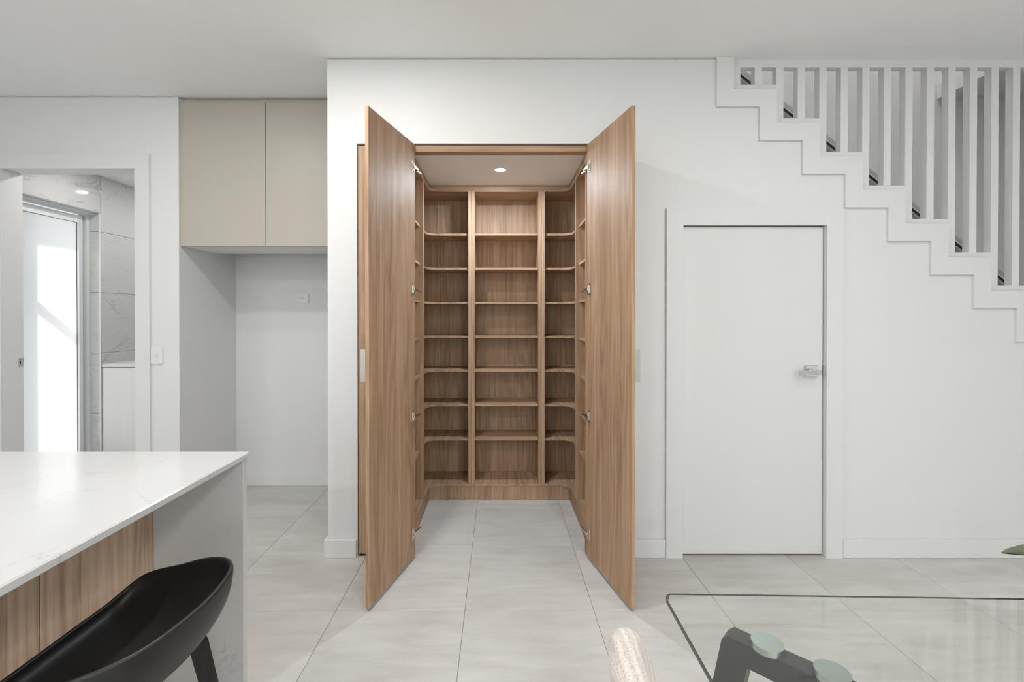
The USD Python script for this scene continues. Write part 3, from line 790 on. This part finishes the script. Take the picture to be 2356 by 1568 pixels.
# ------------------------------------------------------------------ glass dining table
TZ = 0.750
tb = thing('dining_table', 'glass-topped dining table on a charcoal steel frame', 'dining table', (0.88, 0.56, 0))
top = rrect(-0.52, 0.52, -0.475, 0.475, 0.018)
top = affinity.translate(affinity.rotate(top, -1.3, origin=(0, 0)), 0.885, 0.546)
part('glass_top', up(top, TZ - 0.0105, TZ), 'table_glass', tb, label='clear glass top')
ring = top.buffer(0.0008).difference(top.buffer(-0.0002))
far = rect(0.386, 1.0, 1.392, 1.2)
part('glass_edge', up(ring.difference(far), TZ - 0.0108, TZ + 0.0001), 'glass_edge', tb, label='dark green glass edge')
part('glass_edge', up(ring.intersection(far), TZ - 0.0030, TZ + 0.0001), 'glass_edge', tb, label='dark green glass edge')
cx, cy = 0.876, 0.548
BZ_ = 0.7265
for sg in (1, -1):
    d = np.array([0.7071, -0.7071 * sg, 0])             # along the frame
    n = np.array([0.7071 * sg, 0.7071, 0]) if sg == 1 else np.array([-0.7071, 0.7071, 0])
    half_, hb = 0.565, 0.565 + 0.135
    zt = BZ_ - (0.0 if sg == 1 else 0.0015)
    outline = Polygon([(-hb, 0), (hb, 0), (half_ + 0.004, zt - 0.012), (half_ - 0.008, zt), (-half_ + 0.008, zt), (-half_ - 0.004, zt - 0.012)])
    k_ = (hb - half_) / BZ_
    iz1 = zt - 0.046
    inner_ = Polygon([(-hb + 0.053 + k_ * 0.045, 0.045), (hb - 0.053 - k_ * 0.045, 0.045), (hb - 0.053 - k_ * iz1, iz1), (-hb + 0.053 + k_ * iz1, iz1)])
    m = front(outline.difference(inner_), -0.020, 0.020)
    v = m.vertices
    m = trimesh.Trimesh(np.array([cx, cy, 0]) + np.outer(v[:, 0], d) + np.outer(v[:, 1], np.array([-d[1], d[0], 0])) + np.outer(v[:, 2], [0, 0, 1]), m.faces, process=False)
    part('leg_frame', m, 'charcoal_steel', tb)
    for s in (-1, 1):
        for q in (0.49, 0.385):
            c = np.array([cx, cy, 0]) + d * s * q
            dz = TZ - 0.0108
            dpth = part('support_disc', cyl((c[0], c[1], zt), (c[0], c[1], dz), 0.029, 40), 'spun_metal', tb, smooth=35, label='round polished metal support disc')

# ------------------------------------------------------------------ knitted dining chair at the end of the table
ch = thing('dining_chair', 'cream knitted chair tucked in at the table end', 'dining chair', (0.36, 0.54, 0))
# back: a padded shell bent in plan, its upper corners rounded and swept forward
NU, NV = 60, 40
zt0, zb0 = 0.893, 0.44


def back_mid(u, h):
    """u in [-1, 1] across, h in [0, 1] from the seat to the top."""
    hw = 0.262 - 0.02 * (1 - h)
    y = 0.54 + hw * math.copysign(abs(u) ** 0.95, u)
    drop = 0.10 * max(0.0, abs(u) - 0.55) ** 2 / 0.2025
    z = zb0 + (zt0 - drop - zb0) * h
    x = 0.180 + 0.050 * abs(u) ** 3 + (zt0 - z) * 0.09 + 0.10 * (1 - h) * abs(u) ** 3
    return np.array([x, y, z])


us, hs = np.sin(np.linspace(-np.pi / 2, np.pi / 2, NU)), np.sin(np.linspace(0, np.pi / 2, NV))
mid = np.array([[back_mid(u, h) for u in us] for h in hs])
gu = np.gradient(mid, axis=1); gh = np.gradient(mid, axis=0)
nb_ = np.cross(gu, gh); nb_ /= np.linalg.norm(nb_, axis=2, keepdims=True)
ed = np.minimum(1 - np.abs(us)[None, :], 1.0) * 0.26
eh = np.minimum((1 - hs)[:, None] * 0.43, hs[:, None] * 0.43 + 0.02)
dist = np.minimum(ed, eh)
R = 0.023 + 0.032 * (1 - hs)[:, None]
thk = np.where(dist < R, np.sqrt(np.clip(R * R - (R - dist) ** 2, 0, None)), R * np.ones_like(dist)) + 0.0006
A_, B_ = mid + nb_ * thk[..., None], mid - nb_ * thk[..., None]
Vb = np.vstack([A_.reshape(-1, 3), B_.reshape(-1, 3)])
fb = []
n0 = NU * NV
idx = lambda i, j: i * NU + j
for i in range(NV - 1):
    for j in range(NU - 1):
        a, b, c, d = idx(i, j), idx(i, j + 1), idx(i + 1, j + 1), idx(i + 1, j)
        fb += [(a, b, c), (a, c, d), (n0 + a, n0 + c, n0 + b), (n0 + a, n0 + d, n0 + c)]
edge = [idx(0, j) for j in range(NU)] + [idx(i, NU - 1) for i in range(1, NV)] + [idx(NV - 1, j) for j in range(NU - 2, -1, -1)] + [idx(i, 0) for i in range(NV - 2, 0, -1)]
for a, b in zip(edge, edge[1:] + edge[:1]):
    fb += [(a, n0 + a, n0 + b), (a, n0 + b, b)]
mb = trimesh.Trimesh(Vb, np.array(fb), process=False); mb.fix_normals()
part('backrest', mb, 'knit', ch, smooth=True)
seat = rrect(0.215, 0.66, 0.30, 0.78, 0.07)
part('seat', cat_(up(seat.buffer(-0.008), 0.425, 0.435), up(seat, 0.435, 0.475), up(seat.buffer(-0.012), 0.475, 0.487)), 'knit', ch)
for sx, x in ((-1, 0.27), (1, 0.61)):
    for sy, y in ((-1, 0.40), (1, 0.68)):
        part('leg', cyl((x + sx * 0.03, y + sy * 0.03, 0.0), (x, y, 0.427), 0.011, 14, 0.016), 'black_wood', ch, smooth=40)

# ------------------------------------------------------------------ potted plant on the table, one leaf reaching into view
pp = thing('potted_plant', 'green-leaved plant in a pale pot on the glass table, one leaf tip in view', 'potted plant', (0.95, 0.56, TZ))
prof = [(0.0, 0.0), (0.055, 0.0), (0.062, 0.01), (0.075, 0.10), (0.078, 0.125), (0.070, 0.125), (0.066, 0.105), (0.0, 0.105)]
pot = trimesh.creation.revolve(np.array(prof), sections=40); pot.apply_translation((0.95, 0.56, TZ))
part('pot', pot, 'pot_ceramic', pp, smooth=35)
part('soil', cyl((0.95, 0.56, TZ + 0.100), (0.95, 0.56, TZ + 0.108), 0.065, 28), 'soil', pp)
part('stem', cat_(cyl((0.95, 0.56, TZ + 0.10), (0.945, 0.562, TZ + 0.46), 0.007, 10, 0.004)), 'stem_green', pp, smooth=40)


def leaf(base, tip, width, droop, roll=0.0):
    base, tip = np.array(base, float), np.array(tip, float)
    d = tip - base; L = np.linalg.norm(d); d /= L
    sdir = np.cross(d, [0, 0, 1.0]); sdir /= np.linalg.norm(sdir)
    nn = np.cross(sdir, d)
    sdir, nn = sdir * math.cos(roll) + nn * math.sin(roll), nn * math.cos(roll) - sdir * math.sin(roll)
    n1, n2 = 24, 9
    rows = []
    for i in range(n1):
        t = i / (n1 - 1)
        w = width / 2 * (math.sin(math.pi * t ** 0.85) ** 0.75) * (1 if t < 0.97 else 0.6) + 0.0006
        for j in range(n2):
            s = -1 + 2 * j / (n2 - 1)
            rows.append(base + d * L * t + sdir * w * s + nn * (abs(s) * w * 0.28 + droop * math.sin(math.pi * t)))
    v = np.array(rows)
    f = []
    for i in range(n1 - 1):
        for j in range(n2 - 1):
            a = i * n2 + j
            f += [(a, a + 1, a + n2 + 1), (a, a + n2 + 1, a + n2)]
    m1 = trimesh.Trimesh(v, np.array(f), process=False)
    m2 = trimesh.Trimesh(v - nn * 0.0012, np.array(f)[:, ::-1], process=False)
    return cat_(m1, m2)


lp = [((0.905, 0.565, 1.066), (0.6645, 0.600, 1.0685), 0.058, 0.004), ((0.96, 0.57, 1.14), (1.13, 0.66, 1.25), 0.07, 0.02), ((0.97, 0.55, 1.05), (1.17, 0.47, 1.08), 0.07, 0.02),
      ((0.95, 0.53, 1.12), (0.98, 0.33, 1.16), 0.07, 0.02), ((0.96, 0.575, 1.00), (1.14, 0.70, 1.00), 0.07, 0.02), ((0.947, 0.562, 1.20), (1.0, 0.58, 1.40), 0.06, 0.015),
      ((0.96, 0.55, 0.96), (1.12, 0.40, 0.96), 0.07, 0.02)]
for b, t, w, dr in lp:
    lf = part('leaf', leaf(b, t, w, dr), 'leaf', pp, smooth=True)
    part('leaf_stalk', cyl((0.9475, 0.561, b[2] - 0.03), b, 0.0025, 8), 'stem_green', pp, smooth=40)

# ------------------------------------------------------------------ ceiling downlights of the room (behind the top edge of the picture)
spots = [(-0.75, 1.60, 'between the island and the pantry', 470), (-1.75, 2.0, 'before the fridge recess', 110), (1.6, 1.2, 'before the low door', 190),
         (1.1, -0.4, 'over the dining table', 560), (-1.5, -0.6, 'over the island', 330), (-3.5, -0.6, 'over the kitchen', 560), (3.0, -0.8, 'toward the stair', 330),
         (1.4, -2.4, 'before the glass doors at the table', 700), (-1.6, -2.4, 'before the glass doors beside the island', 860)]
for x, y, w, pw in spots:
    downlight('downlight', f'round downlight in the room ceiling {w}', x, y, CEIL, 0.072, power=float(pw))
downlight('downlight', 'round downlight high above the stair', 2.6, 3.1, 5.6, 0.10, power=420.0)
